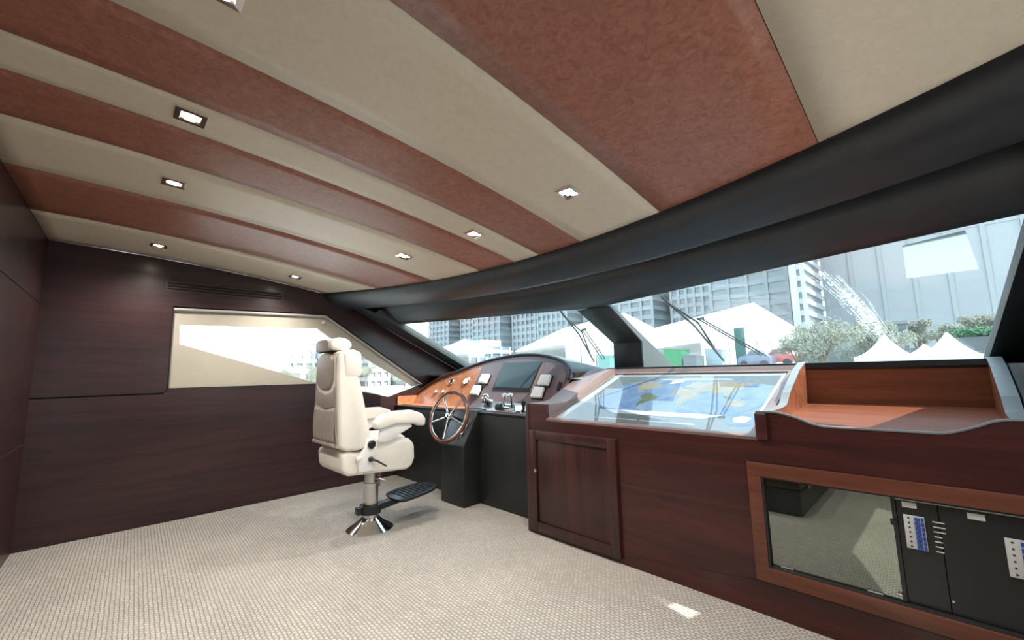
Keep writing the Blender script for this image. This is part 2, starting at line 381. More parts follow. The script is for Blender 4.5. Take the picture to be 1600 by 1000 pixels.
# ------------------------------------------------------------ chart console along the front
con = thing('chart_console', 'mahogany chart console built in below the right windscreen pane', 'console', (-1.0, 2.8, 0))
fx = lambda u, v, w: (u, D + w, v)              # front plane, w into the console
xL, xR = -2.317, RX - .005
front_out = [(xL, 0), (xR, 0), (xR, 1.0), (.215, .985)] + [(p.x, p.y) for p in reversed(arc_pts([(-.69, .968), (-.60, .970), (-.52, .950), (-.43, .918), (-.30, .916), (-.10, .918), (-.02, .921), (.06, .950), (.12, .978), (.20, .985)], 5))] + [(-.692, .845), (-2.105, .845), (-2.105, .952), (xL, .952)]
NI = [(-.690, .228), (.40, .228), (.40, .655), (-.690, .655)]
plate('front_panel', [front_out, NI], fx, 0, .022, MAHOGX, con)
# niche frame, proud of the panel
plate('niche_frame', [[(-.750, .160), (.46, .160), (.46, .722), (-.750, .722)], NI], fx, -.012, .004, FRAMEW, con, bevel=.003)
plate('niche_bead', [[(-.692, .226), (.402, .226), (.402, .657), (-.692, .657)], [(-.683, .235), (.393, .235), (.393, .648), (-.683, .648)]], fx, -.004, .03, DARKSEAL, con)
plate('base_rail', [[(-1.50, .0), (xR, .0), (xR, .155), (-.74, .155), (-1.50, .05)]], fx, -.002, .0, MAHOGX, con)
# end panel towards the helm
box('end_panel', (xL, D, 0), (xL+.03, 3.36, .952), MAHOGZ, con)
box('corner_post', (xL-.006, D-.006, 0), (xL+.032, D+.03, .952), MAHOGZ, con, bevel=.004)
# cabinet door with raised stiles
dr = box('door', (-2.270, D-.012, .030), (-1.512, D+.002, .756), MAHOGZ, con, bevel=.003)
def door_frame(nm, a, b, c, d): return box(nm, (a, D-.024, b), (c, D-.012, d), MAHOGZ, dr, bevel=.004)
door_frame('stile', -2.270, .030, -2.205, .756); door_frame('stile', -1.577, .030, -1.512, .756)
door_frame('rail', -2.205, .030, -1.577, .095); door_frame('rail', -2.205, .691, -1.577, .756)
lathe('knob', [(.004, 0), (.004, .012), (.011, .016), (.011, .022), (.006, .026)], (-2.20, D-.022, .465), STEEL, dr, 14, (0, -1, 0))
# chart table top
TH = math.atan(.338)
def ct(x, s, h=0): return (x, 2.39 + s*math.cos(TH) - h*math.sin(TH), .845 + s*math.sin(TH) + h*math.cos(TH))
fct = lambda u, v, w: ct(u, v, w)
plate('chart_bed', [[(-2.105, 0), (-.692, 0), (-.692, 1.02), (-2.105, 1.02)]], fct, -.03, -.006, PRINT, con)
plate('chart_frame', [[(-2.112, -.012), (-.690, -.012), (-.690, 1.03), (-2.112, 1.03)], [(-2.085, .022), (-.735, .022), (-.735, .982), (-2.085, .982)]], fct, -.035, .006, TAUPE, con, bevel=.002)
plate('chart_glass', [[(-2.086, .021), (-.734, .021), (-.734, .983), (-2.086, .983)]], fct, .000, .004, CHARTG, con)
# back strip of the chart table and dark coaming
fz = lambda u, v, w: (w, u, v)
plate('back_board', [[(3.335, 1.165), (3.36, 1.205), (3.44, 1.208), (3.44, 1.14)]], fz, -2.14, -.692, TAUPE, con)
plate('coaming', [[(3.36, 1.204), (3.362, 1.216), (3.46, 1.220), (3.46, 1.19)]], fz, -2.20, -.70, BLACKP, con)
# side boards
sl = [(D+.023, .845), (D+.023, .953), (2.60, .956), (2.66, .968), (3.05, 1.135), (3.28, 1.208), (3.42, 1.212), (3.42, 1.10), (2.40, .80)]
plate('side_board', [sl], fz, xL, -2.105, TAUPE, con, bevel=.003)
prof = [(D+.023, .970), (2.56, .972)] + [(p.x, p.y) for p in arc_pts([(2.66, .975), (2.735, .985), (2.785, 1.012), (2.83, 1.045)], 4)] + [(3.09, 1.158), (3.12, 1.172), (3.30, 1.218), (3.42, 1.222)]
for a, b, lb in ((-.668, -.632, 'l'), (.162, .212, 'r')):
    plate('side_board', [prof + [(3.42, .80), (D+.023, .80)]], fz, a, b, TRAYW, con, bevel=.002)
    plate('edge_trim', [prof + [(p[0], p[1]+.004) for p in reversed(prof)]], fz, a-.002, b+.002, EDGE, con)
box('end_cap', (-.692, D-.022, .838), (-.640, D-.0005, .966), MAHOGX, con, bevel=.004)
# tray
plate('tray_floor', [[(D+.01, .893), (3.31, .962), (3.31, .94), (D+.01, .86)]], fz, -.632, .162, TRAYW, con)
plate('tray_back', [[(3.305, .95), (3.30, 1.205), (3.33, 1.205), (3.33, .95)]], fz, -.632, .162, TRAYW, con)
plate('tray_coaming', [[(3.292, 1.185), (3.296, 1.216), (3.46, 1.218), (3.46, 1.17), (3.30, 1.17)]], fz, -.632, .162, BLACKP, con)
lipc = [(p.x, p.y) for p in arc_pts([(-.69, .968), (-.60, .970), (-.52, .950), (-.43, .918), (-.30, .916), (-.10, .918), (-.02, .921), (.06, .950), (.12, .978), (.20, .985)], 5)]
plate('lip_trim', [lipc + [(x, z+.007) for x, z in reversed(lipc)]], fx, -.004, .024, EDGE, con)
# dark end bay beyond the tray
box('end_bay', (.22, 2.40, .80), (RX-.004, 3.5, 1.19), DARKSEAL, con)
box('niche_back', (-.72, D+.16, .18), (.43, D+.17, .70), SLOT, con)

# glass flap in the niche and the breaker panels
fl = plate('glass_flap', [[(-.680, .238), (-.214, .238), (-.214, .645), (-.680, .645)]], fx, .018, .024, SMOKED); tag(fl, 'smoked glass flap in the niche left of the breaker panels', 'glass door')
plate('flap_edge', [[(-.213, .238), (-.200, .238), (-.200, .645), (-.213, .645)]], fx, .014, .028, BLACKP, fl)
lathe('lock', [(.009, 0), (.009, .004), (.006, .006)], (-.222, D+.018, .262), CHROME, fl, 14, (0, -1, 0))
for x in (-.645, -.325): plate('hinge', [[(x, .2385), (x+.05, .2385), (x+.05, .246), (x, .246)]], fx, .012, .018, STEEL, fl)
box('catch', (-.222, D+.008, .535), (-.206, D+.018, .555), BLACKP, fl)
def breaker_panel(x0, x1, label, bxs, lab, texts):
    t = thing('breaker_panel', label, 'breaker panel', ((x0+x1)/2, D+.03, .235))
    plate('faceplate', [[(x0, .238), (x1, .238), (x1, .645), (x0, .645)]], fx, .022, .030, BLACKP, t)
    pl_ = box('name_plate', (lab[0], D+.018, lab[1]), (lab[0]+lab[2], D+.022, lab[1]+.022), PRINT, t)
    u, v, wd, ht, n = bxs
    bl = box('breaker_block', (u, D+.010, v-ht), (u+wd, D+.022, v), BREAKER, t, bevel=.001)
    for i in range(n):
        z = v - ht*(i+.5)/n
        box('toggle', (u+wd*.52, D+.001, z-ht/n*.30), (u+wd*.80, D+.010, z+ht/n*.30), BLUESW, bl)
        box('screw', (u+wd*.2, D+.0085, z-.003), (u+wd*.2+.006, D+.010, z+.003), BLACKP, bl)
        box('blue_band', (u+wd*.84, D+.0085, z-ht/n*.42), (u+wd*.97, D+.010, z+ht/n*.42), BLUESW, bl)
    for i in range(texts):
        z = v-.012 - ht*1.02*i/max(1, texts); ln = .034 if i < 3 else .022
        box('printed_line', (u+wd+.022, D+.0212, z-.002), (u+wd+.022+ln, D+.022, z+.002), PRINT, t)
    return t
breaker_panel(-.198, -.0775, 'black breaker panel with blue switches beside the glass flap', (-.180, .583, .062, .128, 7), (-.180, .612, .044), 7)
breaker_panel(-.0745, .392, 'wide black breaker panel at the right edge of the niche', (.088, .560, .072, .132, 6), (.003, .606, .046), 0)
box('panel_top_strip', (-.20, D+.012, .640), (.395, D+.020, .647), PRINT, con)
mat_sc = lathe('screw_head', [(.004, 0), (.004, .003)], (-.068, D+.022, .285), STEEL, con, 10, (0, -1, 0))

# world map lying under the chart glass
OCEAN = leather('ocean_blue', (.038,.085,.20), (.14,.19,.27), 1, .6, .0, .3, 5)
LANDG = leather('land_green', (.035,.06,.03), (.09,.10,.055), 1, .6, 0, .3, 14)
LANDT = leather('land_tan', (.14,.115,.07), (.24,.21,.15), 1, .6, 0, .3, 12)
LANDW = mat('land_ice', (.42,.44,.46), .6); MAPGREY = mat('map_grey', (.105,.12,.125), .5); MAPWHITE = mat('map_white', (.42,.43,.43), .5)
wm = thing('world_map', 'printed world map under the sloping glass of the chart table', 'map', ct(-1.36, .5))
def flat(nm, pts, h, m, par): return plate(nm, [pts], fct, h-.0004, h, m, par)
flat('sheet', [(-2.08, .03), (-.74, .03), (-.74, .975), (-2.08, .975)], -.0045, MAPGREY, wm)
for nm, p in (('border', [(-2.08, .93), (-.76, .93), (-.76, .955), (-2.08, .955)]), ('border', [(-2.06, .03), (-2.00, .03), (-2.00, .975), (-2.06, .975)]), ('border', [(-.762, .18), (-.745, .18), (-.745, .97), (-.762, .97)])): flat(nm, p, -.0040, MAPWHITE, wm)
MX, MY, MW, MH = -1.335, .520, .575, .345
def mp(lon, lat):
    t = lat/90; k = 1 - .46*abs(t)**2.6
    return (MX + MW*lon/180*k, MY + MH*math.copysign(abs(t)**.96, t))
oc = [mp(180, a) for a in range(-90, 91, 6)] + [mp(-180, a) for a in range(90, -91, -6)]
flat('ocean', oc, -.0036, OCEAN, wm)
LANDS = [
 ('land', LANDT, [(-165,66),(-150,70),(-125,70),(-95,72),(-82,68),(-95,60),(-80,53),(-78,60),(-65,58),(-56,52),(-66,45),(-75,38),(-81,30),(-81,25),(-90,30),(-97,26),(-95,18),(-88,21),(-84,10),(-78,8),(-86,11),(-105,20),(-112,29),(-123,38),(-125,48),(-135,58),(-152,59),(-162,57)]),
 ('land', LANDG, [(-78,8),(-62,10),(-50,1),(-35,-6),(-39,-17),(-48,-26),(-58,-36),(-65,-42),(-68,-52),(-74,-50),(-72,-30),(-70,-18),(-81,-5)]),
 ('land', LANDW, [(-55,60),(-43,60),(-22,70),(-20,80),(-35,83),(-60,81),(-70,77),(-54,69)]),
 ('land', LANDT, [(-10,36),(-9,43),(-1,44),(-4,48),(5,52),(10,55),(6,60),(15,68),(28,71),(42,67),(60,69),(80,73),(105,77),(135,73),(160,70),(180,68),(178,63),(162,60),(157,52),(140,55),(135,44),(127,36),(121,31),(110,20),(106,10),(103,2),(98,10),(93,21),(80,12),(77,8),(72,20),(62,25),(56,25),(58,20),(45,13),(38,22),(34,30),(36,36),(28,37),(22,38),(14,41),(5,43)]),
 ('land', LANDT, [(-17,15),(-16,24),(-8,34),(10,37),(22,32),(33,31),(38,20),(43,12),(51,11),(42,-1),(40,-12),(35,-22),(28,-33),(19,-35),(13,-20),(12,-5),(8,4),(-7,5)]),
 ('land', LANDT, [(114,-22),(122,-17),(131,-12),(137,-13),(142,-11),(153,-26),(150,-37),(140,-38),(130,-32),(116,-35)]),
 ('land', LANDG, [(96,5),(104,-3),(106,-6),(115,-8),(117,3),(109,1)]),
 ('land', LANDG, [(131,-1),(141,-3),(150,-9),(141,-8)]),
 ('land', LANDW, [(a, -72) for a in range(-170, 171, 20)] + [(a, -88) for a in range(170, -171, -20)]),
 ('land', LANDW, [(a, 84) for a in range(-150, 151, 25)] + [(a, 90) for a in range(150, -151, -25)]),
]
for nm, m_, pl_ in LANDS: flat(nm, [mp(a, b) for a, b in pl_], -.0031, m_, wm)
for cx_, cy_, r_ in ((-.822, .200, .082),):
    flat('polar_inset', [(cx_+r_*math.cos(a*.2094), cy_+r_*1.05*math.sin(a*.2094)) for a in range(30)], -.0030, OCEAN, wm)
    flat('polar_ice', [(cx_+r_*.55*math.cos(a*.4189+.2)*(1+.2*math.sin(a*2.2)), cy_+r_*.55*math.sin(a*.4189+.2)) for a in range(15)], -.0026, LANDW, wm)
flat('caption', [(-1.75, .095), (-1.42, .095), (-1.42, .107), (-1.75, .107)], -.0038, MAPWHITE, wm)
flat('caption', [(-1.40, .090), (-1.05, .090), (-1.05, .104), (-1.40, .104)], -.0038, MAPWHITE, wm)

# ------------------------------------------------------------ helm console
helm = thing('helm_console', 'helm console with burl dashboard and black leather base left of the chart table', 'helm', (-3.4, 2.8, 0))
box('base', (LX+.004, 2.56, 0), (xL-.002, 3.4, .815), HELMB, helm, bevel=.006)
box('ledge', (LX+.004, 2.545, .815), (xL-.002, 3.3, .832), HELMB, helm, bevel=.004)
plate('steering_pedestal', [[(2.357, 0), (2.357, .53), (2.53, .845), (2.70, .845), (2.70, 0)]], fz, -3.46, -3.104, HELMB, helm, bevel=.012, seg=3)
PS_ = 1.6; PN = Vector((0, -PS_, 1)).normalized()
def pz(z): return 2.9 + (z-1.02)/PS_
def fp(u, v, w): return tuple(Vector((u, pz(v), v)) + PN*w)
arch = arc_pts([(-4.715, .930), (-4.64, .985), (-4.547, 1.049), (-4.343, 1.135), (-4.10, 1.205), (-3.82, 1.279), (-3.519, 1.336), (-3.226, 1.367), (-2.988, 1.371), (-2.758, 1.352), (-2.557, 1.312), (-2.438, 1.268), (-2.364, 1.21), (-2.335, 1.12), (-2.330, .98), (-2.330, .832)], 4)
arch = [(p.x, p.y) for p in arch]
left = [p for p in arch if p[0] < -3.66]
zs = [p for p in arch if p[0] >= -3.66]
plate('burl_panel', [[(-4.715, .832)] + left + [(-3.652, 1.312), (-3.618, .832)]], fp, -.02, .004, BURL, helm)
plate('burl_shelf', [[(-4.715, 2.62), (-3.52, 2.62), (-3.60, 2.80), (-4.715, 2.80)]], lambda u, v, w: (u, v, .832+w), 0, .006, BURL, helm)
box('burl_end', (LX+.006, 2.57, .70), (LX+.03, 2.98, .935), BURL, helm)
plate('plum_panel', [[(-3.614, .832), (-3.648, 1.312)] + zs[1:]], fp, -.02, .008, PLUM, helm)
box('shelf_plate', (-3.50, 2.60, .832), (-2.36, 2.80, .838), TAUPE, helm)
# hood: leather roll along the arch and cover running forward
roll_path = [Vector(fp(p[0], p[1], .012)) for p in arch if p[1] > 1.05 or p[0] > -3]
roll_path = [p for p in roll_path if p.z > 1.10]
tube('hood_roll', roll_path, .016, BLACKL, helm, n=10)
fwd = []
for p in roll_path:
    yb = max(p.y+.05, 3.30 + .24*(p.x+4.45)*.9)
    fwd.append([(p.x, p.y, p.z), (p.x, p.y+(yb-p.y)*.35, p.z-.006), (p.x, p.y+(yb-p.y)*.7, 1.19+(p.z-1.19)*.62), (p.x, yb+.05, 1.19)])
fwd.append([(-2.20, 3.05, 1.12), (-2.20, 3.2, 1.17), (-2.18, 3.35, 1.19), (-2.15, 3.6, 1.19)])
grid('hood_cover', fwd, HOODG, helm)
plate('cheek_board', [[(-4.72, .93), (-4.72, .96), (-4.30, 1.18), (-4.10, 1.215), (-4.343, 1.14), (-4.547, 1.055)]], lambda u, v, w: fp(u, v, w), .004, .03, FRAMEW, helm)
plate('cheek_right', [[(2.75, .86), (3.05, 1.175), (3.5, 1.19), (3.5, .86)]], fz, xL-.012, xL-.002, TRAYW, helm)
# display
sc = plate('display', [[(-3.305, 1.300), (-2.735, 1.292), (-2.755, 1.005), (-3.290, 1.012)]], fp, .008, .016, BLACKP, helm, bevel=.002)
plate('screen', [[(-3.290, 1.288), (-2.750, 1.281), (-2.768, 1.035), (-3.277, 1.040)]], fp, .016, .0175, SCREENM, sc)
plate('display_bezel', [[(-2.730, 1.292), (-2.700, 1.290), (-2.722, 1.003), (-2.748, 1.005)]], fp, .008, .014, TAUPE, helm)
plate('side_strip', [[(-2.47, 1.235), (-2.375, 1.165), (-2.36, .90), (-2.45, .86)]], fp, .008, .013, TAUPE, helm)
plate('switch_bank', [[(-2.425, 1.095), (-2.385, 1.085), (-2.395, 1.015), (-2.430, 1.02)]], fp, .013, .022, BLACKP, helm)
for x, z, r_, m_, lb in ((-4.082, 1.097, .034, BLACKP, 'dark round gauge'), (-3.803, 1.104, .050, WHITEP, 'white faced round gauge')):
    c = fp(x, z, .004); g = lathe('gauge', [(r_, 0), (r_*1.02, .010), (r_*.86, .018), (r_*.84, .012), (.001, .012)], c, CHROME, helm, 22, PN); g['label'] = lb
    lathe('dial', [(r_*.84, .0125), (.0008, .0126)], c, m_, g, 22, PN)
for x, z in ((-4.293, .976), (-4.147, .979)):
    c = fp(x, z, .004); k = lathe('push_button', [(.026, 0), (.026, .010), (.020, .014), (.020, .018)], c, CHROME, helm, 16, PN)
    lathe('cap', [(.019, .018), (.017, .024), (.001, .025)], c, WHITEP, k, 16, PN)
for x, z, s in ((-3.19, .64, 1), (-3.17, .70, 1), (-3.24, .60, .8)):
    yy = 2.357 + (z-.53)*.55; lathe('column_button', [(.018*s, 0), (.018*s, .008), (.012*s, .014)], (x, yy-.004, z), CHROME, helm, 14, (0, -.87, .48))
# instrument covers clipped on the dash
for (x, z, lb) in ((-3.478, 1.115, 'white square instrument cover upper left of the helm display'), (-3.530, .995, 'white square instrument cover lower left of the helm display'), (-2.595, 1.098, 'white square instrument cover upper right of the helm display'), (-2.625, .990, 'white square instrument cover lower right of the helm display')):
    c = tag(plate('instrument_cover', [[(x-.064, z-.044), (x+.070, z-.048), (x+.064, z+.046), (x-.058, z+.048)]], fp, .020, .052, WHITEP, bevel=.008, seg=3), lb, 'cover', 'instrument covers')
    plate('bezel', [[(x-.066, z-.050), (x+.072, z-.054), (x+.068, z+.050), (x-.060, z+.052)]], fp, .0085, .020, BLACKP, c)
# steering wheel
HB = Vector((-3.28, 2.325, .80)); YAW = Matrix.Rotation(math.radians(9), 3, 'Z'); WN = YAW @ Vector((0, -.94, .342)).normalized(); WU = YAW @ Vector((0, .342, .94)).normalized(); WX = YAW @ Vector((1, 0, 0))
wh = thing('steering_wheel', 'wooden rimmed steering wheel with five chrome spokes at the helm', 'steering wheel', tuple(HB - WN*.15))
RIMW = wood('wheel_wood', (.085,.022,.010), (.13,.036,.016), (.19,.058,.026), 'x', 2, .22, .6, .06)
def wp(a, r, h=0): return HB + WX*math.cos(a)*r + WU*math.sin(a)*r + WN*h
tube('rim', [wp(2*math.pi*i/48, .232) for i in range(48)], .0175, RIMW, wh, n=12, closed=True)
tube('rim_inlay', [wp(2*math.pi*i/48, .2165, .006) for i in range(48)], .0065, CHROME, wh, n=8, closed=True)
for i in range(5):
    a = math.pi*(1.5 + .4*i)
    tube('spoke', [wp(a, .03, .004), wp(a, .12, .002), wp(a, .216, 0)], [.0105, .0085, .0105], CHROME, wh, n=10)
lathe('hub', [(.034, -.03), (.040, -.005), (.040, .012), (.030, .020), (.012, .024)], HB, CHROME, wh, 24, WN)
tube('shaft', [HB - WN*.02, HB - WN*.17], .022, BLACKP, wh, n=14)
# engine controls
ec = thing('engine_control', 'chrome twin lever engine control on the helm shelf', 'throttle', (-2.86, 2.68, .838))
plate('plate', [[(-3.08, 2.615), (-2.70, 2.615), (-2.70, 2.80), (-3.08, 2.80)]], lambda u, v, w: (u, v, .838+w), 0, .012, STEEL, ec, bevel=.004)
plate('sloped_deck', [[(2.66, .85), (2.80, .905), (2.83, .905), (2.83, .85)]], fz, -3.42, -2.62, STEEL, ec, bevel=.006)
for x, ph in ((-2.93, .35), (-2.80, -.1)):
    lathe('drum', [(.001, -.033), (.038, -.033), (.038, .033), (.001, .033)], (x, 2.66, .875), BLACKP if x < -2.85 else CHROME, ec, 22, (1, 0, 0))
    tp = Vector((x+.03, 2.66+math.sin(ph)*.115, .875+math.cos(ph)*.115))
    tube('lever', [(x+.03, 2.66, .875), tp], .009, CHROME, ec, n=8)
    lathe('grip', [(.004, -.03), (.017, -.022), (.020, 0), (.017, .022), (.004, .03)], tp, CHROME, ec, 16, (1, 0, 0))
cpz = thing('compass', 'small chrome domed compass on the helm shelf below the display', 'compass', (-3.24, 2.80, .905))
lathe('foot', [(.052, 0), (.052, .012), (.040, .020)], (-3.24, 2.755, .900), BLACKP, cpz, 24)
lathe('dome', [(.045, .018), (.047, .040), (.043, .062), (.030, .080), (.012, .089), (.001, .091)], (-3.24, 2.755, .900), CHROME, cpz, 24)
tube('handle', [(-3.20, 2.74, .93), (-3.06, 2.70, .925)], .012, CHROME, cpz, n=10)
jy = thing('joystick', 'small black joystick with chrome collar at the right of the helm shelf', 'joystick', (-2.62, 2.66, .838))
lathe('collar', [(.036, 0), (.036, .014), (.022, .030)], (-2.62, 2.66, .838), CHROME, jy, 20)
lathe('stick', [(.012, .02), (.013, .06), (.021, .075), (.020, .10), (.008, .112)], (-2.62, 2.66, .838), BLACKP, jy, 18)
cl = tube('polishing_cloth', arc_pts([(-2.52, 2.60, .862), (-2.46, 2.63, .880), (-2.44, 2.68, .868), (-2.49, 2.71, .876), (-2.53, 2.67, .888), (-2.48, 2.64, .898)], 4), [.016+.007*math.sin(i*1.7) for i in range(21)], WHITEP, n=9)
tag(cl, 'crumpled white cloth tucked beside the chart console end panel', 'cloth')

# ------------------------------------------------------------ helm chair
CHX, CHY = -3.275, 1.565
ch = thing('helm_chair', 'cream leather helm chair on a chrome pedestal', 'chair', (CHX, CHY, 0))
lathe('pedestal_base', [(.178, 0), (.178, .008), (.160, .022), (.110, .052), (.078, .078), (.068, .092)], (CHX, CHY, 0), CHROME, ch, 40)
lathe('column', [(.058, .07), (.058, .33), (.061, .335), (.061, .352), (.052, .356), (.052, .47)], (CHX, CHY, 0), STEEL, ch, 32)
lathe('column_clamp', [(.060, .118), (.082, .120), (.084, .150), (.082, .182), (.060, .184)], (CHX, CHY, 0), BLACKP, ch, 28)
box('clamp_lug', (CHX-.03, CHY-.115, .125), (CHX+.03, CHY-.07, .178), BLACKP, ch, bevel=.006)
tube('height_lever', [(CHX+.055, CHY+.02, .38), (CHX+.075, CHY+.03, .38), (CHX+.082, CHY+.03, .33)], .008, STEEL, ch, n=8)
foot = plate('footrest', [[(p.x, p.y) for p in arc_pts([(-3.40, 1.76), (-3.43, 1.84), (-3.42, 2.02), (-3.36, 2.12), (-3.27, 2.145), (-3.17, 2.11), (-3.115, 2.02), (-3.105, 1.84), (-3.13, 1.76), (-3.26, 1.735), (-3.40, 1.76)], 3)][:-1]], lambda u, v, w: (u, v, .195+w+(v-1.76)*.10), -.014, .006, BLACKP, ch, bevel=.003)
for i in range(9):
    yy = 1.80 + i*.034; half = .135 if i < 7 else .105-.02*(i-7); box('tread', (-3.268-half, yy, .2015+(yy-1.76)*.10), (-3.268+half, yy+.012, .2065+(yy-1.76)*.10), DARKSEAL, foot)
plate('footrest_arm', [[(1.61, .125), (1.95, .165), (1.95, .198), (1.61, .178)]], fz, CHX-.035, CHX+.035, BLACKP, ch, bevel=.006)
# seat
xa, xb = -3.510, -3.035
seatp = [(1.225, .640), (1.235, .520), (1.275, .480), (1.75, .450), (1.80, .470), (1.825, .53), (1.82, .64), (1.77, .695), (1.66, .690), (1.45, .655), (1.33, .640), (1.28, .665)]
plate('seat', [seatp], fz, xa, xb, CREAM, ch, bevel=.028, seg=4)
plate('seat_cushion', [[(1.40, .63), (1.42, .70), (1.60, .735), (1.72, .728), (1.775, .700), (1.78, .64)]], fz, xa+.05, xb-.05, CREAM, ch, bevel=.03, seg=4)
# backrest
def taper(u, v, w):     # w in -1..1 across
    hw = .250 - .034*max(0, (v-.70))/.66; return (CHX + .002 + w*hw + (.008 if w > 0 else 0), u, v)
backp = [(1.205, .690), (1.195, .95), (1.185, 1.20), (1.188, 1.34), (1.215, 1.385), (1.30, 1.392), (1.345, 1.375), (1.352, 1.19), (1.392, 1.00), (1.430, .80), (1.440, .690), (1.36, .655), (1.25, .660)]
bk = plate('backrest', [backp], taper, -1, 1, CREAM, ch, bevel=.030, seg=4)
plate('back_bolster', [[(1.23, 1.175), (1.225, 1.37), (1.30, 1.396), (1.362, 1.372), (1.372, 1.20), (1.34, 1.172)]], lambda u, v, w: (CHX+.004 + w*.231, u, v), -1, 1, CREAM, bk, bevel=.034, seg=4)
for w_ in (-1, 1):
    tube('seam', [taper(1.187+.012*(i == 0), .72 + .62*i/8, w_*.86) for i in range(9)], .004, CREAMD, bk, n=6)
# rear upholstery: oval pad, shield and pleated pocket
def rear(u, v, w): return (CHX + u, 1.196 - .002*(v-.7) - w, v)
ov = [(.165*math.copysign(abs(math.cos(a))**.75, math.cos(a)), 1.235 + .135*math.copysign(abs(math.sin(a))**.75, math.sin(a))) for a in [2*math.pi*i/28 for i in range(28)]]
plate('oval_pad', [ov], rear, -.01, .024, CREAMD, bk, bevel=.010, seg=3)
plate('back_shield', [[(-.195, .985), (-.185, 1.13), (-.14, 1.085), (0, 1.062), (.14, 1.085), (.185, 1.13), (.195, .985), (0, .955)]], rear, -.01, .010, CREAMD, bk, bevel=.004)
pk = []
for j in range(9):
    v = .715 + .255*j/8; row = []
    for i in range(49):
        u = -.20 + .40*i/48; row.append(rear(u*(1.0 - .02*math.sin(j)), v + (.0 if j < 8 else -.02*math.cos(u*7)), .012 + .007*math.sin(u*95 + .5*math.sin(j*.9)) + .008*math.sin(math.pi*j/8)))
    pk.append(row)
grid('pleated_pocket', pk, CREAMD, bk, thick=-.01)
box('pocket_hem', (CHX-.205, 1.170, .695), (CHX+.205, 1.198, .718), CREAMD, bk, bevel=.006)
# headrest
plate('headrest', [[(1.165, 1.395), (1.155, 1.435), (1.18, 1.475), (1.23, 1.488), (1.29, 1.480), (1.325, 1.45), (1.325, 1.41), (1.28, 1.385)]], lambda u, v, w: (CHX - .01 + w*.155, u, v), -1, 1, CREAM, ch, bevel=.024, seg=4)
plate('headrest_back', [[(-.145, 1.385), (.10, 1.385), (.11, 1.45), (.06, 1.475), (-.10, 1.475), (-.15, 1.45)]], lambda u, v, w: (CHX + u, 1.168 - w, v), -.012, .012, CREAMD, ch, bevel=.006)
box('headrest_gap', (CHX-.13, 1.176, 1.378), (CHX+.12, 1.186, 1.390), SLOT, ch)
# armrests with brackets
for s in (-1, 1):
    xc = CHX + s*.262
    padp = [(1.455, .800), (1.450, .845), (1.50, .895), (1.62, .918), (1.76, .916), (1.85, .885), (1.888, .840), (1.882, .785), (1.84, .782), (1.78, .808), (1.62, .818), (1.50, .790)]
    plate('armrest', [padp], fz, xc-.038, xc+.038, CREAM, ch, bevel=.018, seg=4)
    plate('armrest_bracket', [[(1.49, .70), (1.50, .812), (1.62, .822), (1.76, .814), (1.775, .785), (1.66, .735), (1.56, .69)]], fz, xc-.014, xc+.014, WHITEP, ch, bevel=.008)
    hp = plate('hinge_plate', [[(1.345, .500), (1.345, .62), (1.385, .67), (1.40, .73), (1.44, .745), (1.48, .72), (1.485, .66), (1.46, .60), (1.46, .50)]], fz, xc-.026 if s > 0 else xc, xc+.002 if s > 0 else xc+.026, WHITEP, ch, bevel=.006)
    lathe('knob', [(.030, 0), (.030, .014), (.024, .020), (.002, .021)], (xc+s*.001, 1.437, .690), BLACKP, hp, 20, (s, 0, 0))
    lathe('pivot', [(.020, 0), (.020, .010), (.008, .014)], (xc-s*.004, 1.345, .600), WHITEP, hp, 16, (s, 0, 0))
    if s > 0:
        lathe('lever_boss', [(.018, 0), (.018, .018), (.010, .024)], (xc, 1.432, .585), BLACKP, hp, 16, (s, 0, 0))
        tube('recline_lever', [(xc+.018, 1.432, .585), (xc+.030, 1.47, .570), (xc+.034, 1.545, .520)], [.009, .008, .006], BLACKP, hp, n=8)

# dark case on the carpet beside the camera, mirrored in the smoked flap
cs_ = thing('equipment_case', 'low dark case on the carpet, mirrored in the smoked glass flap', 'case', (-1.1, .23, 0))
box('body', (-1.30, -.30, 0), (-.90, .76, .20), BLACKP, cs_, bevel=.012); box('lid', (-1.303, -.303, .205), (-.897, .763, .275), MAHOGZ, cs_, bevel=.012)
for y_ in (.05, .45): box('latch', (-.897, y_, .17), (-.889, y_+.06, .235), STEEL, cs_)
# ------------------------------------------------------------ wall vent, downlights
vt = thing('air_vent', 'black three slot air vent in the left wall above the side window', 'vent', (LX, .775, 2.02))
for i, dz in enumerate((.026, 0, -.026)):
    box('slot', (LX-.004, .315, 2.022+dz), (LX+.004, 1.240, 2.039+dz), SLOT, vt)
box('vent_rim', (LX-.006, .305, 1.988), (LX+.0015, 1.250, 2.072), mat('vent_wood', (.05,.028,.029), .4), vt)

def downlight():
    r = bpy.data.objects.new('downlight', None); COL.objects.link(r); r.empty_display_size = .05
    s, q, V, Fc = .052, .034, [], []
    for z, a in ((.0, s), (-.006, s), (-.007, q), (.012, q*.8)):
        V += [(-a,-a,z),(a,-a,z),(a,a,z),(-a,a,z)]
    for k in range(3):
        for i in range(4): Fc.append((k*4+i, k*4+(i+1)%4, (k+1)*4+(i+1)%4, (k+1)*4+i))
    f = mesh_obj('frame', V, Fc, CHROME); f.parent = r
    b = lathe('bulb', [(.001, .004), (.020, .002), (.024, -.002), (.016, -.0065), (.001, -.008)], (0, 0, 0), BULB); b.parent = r
    l = bpy.data.lights.new('bulb_light', 'SPOT'); l.energy = LAMP_W; l.spot_size = math.radians(150); l.spot_blend = 1; l.shadow_soft_size = .03; l.color = (1, .94, .86)
    lo = bpy.data.objects.new('bulb_light', l); lo.location = (0, 0, -.03); COL.objects.link(lo); lo.parent = r
    return r
d0 = downlight()
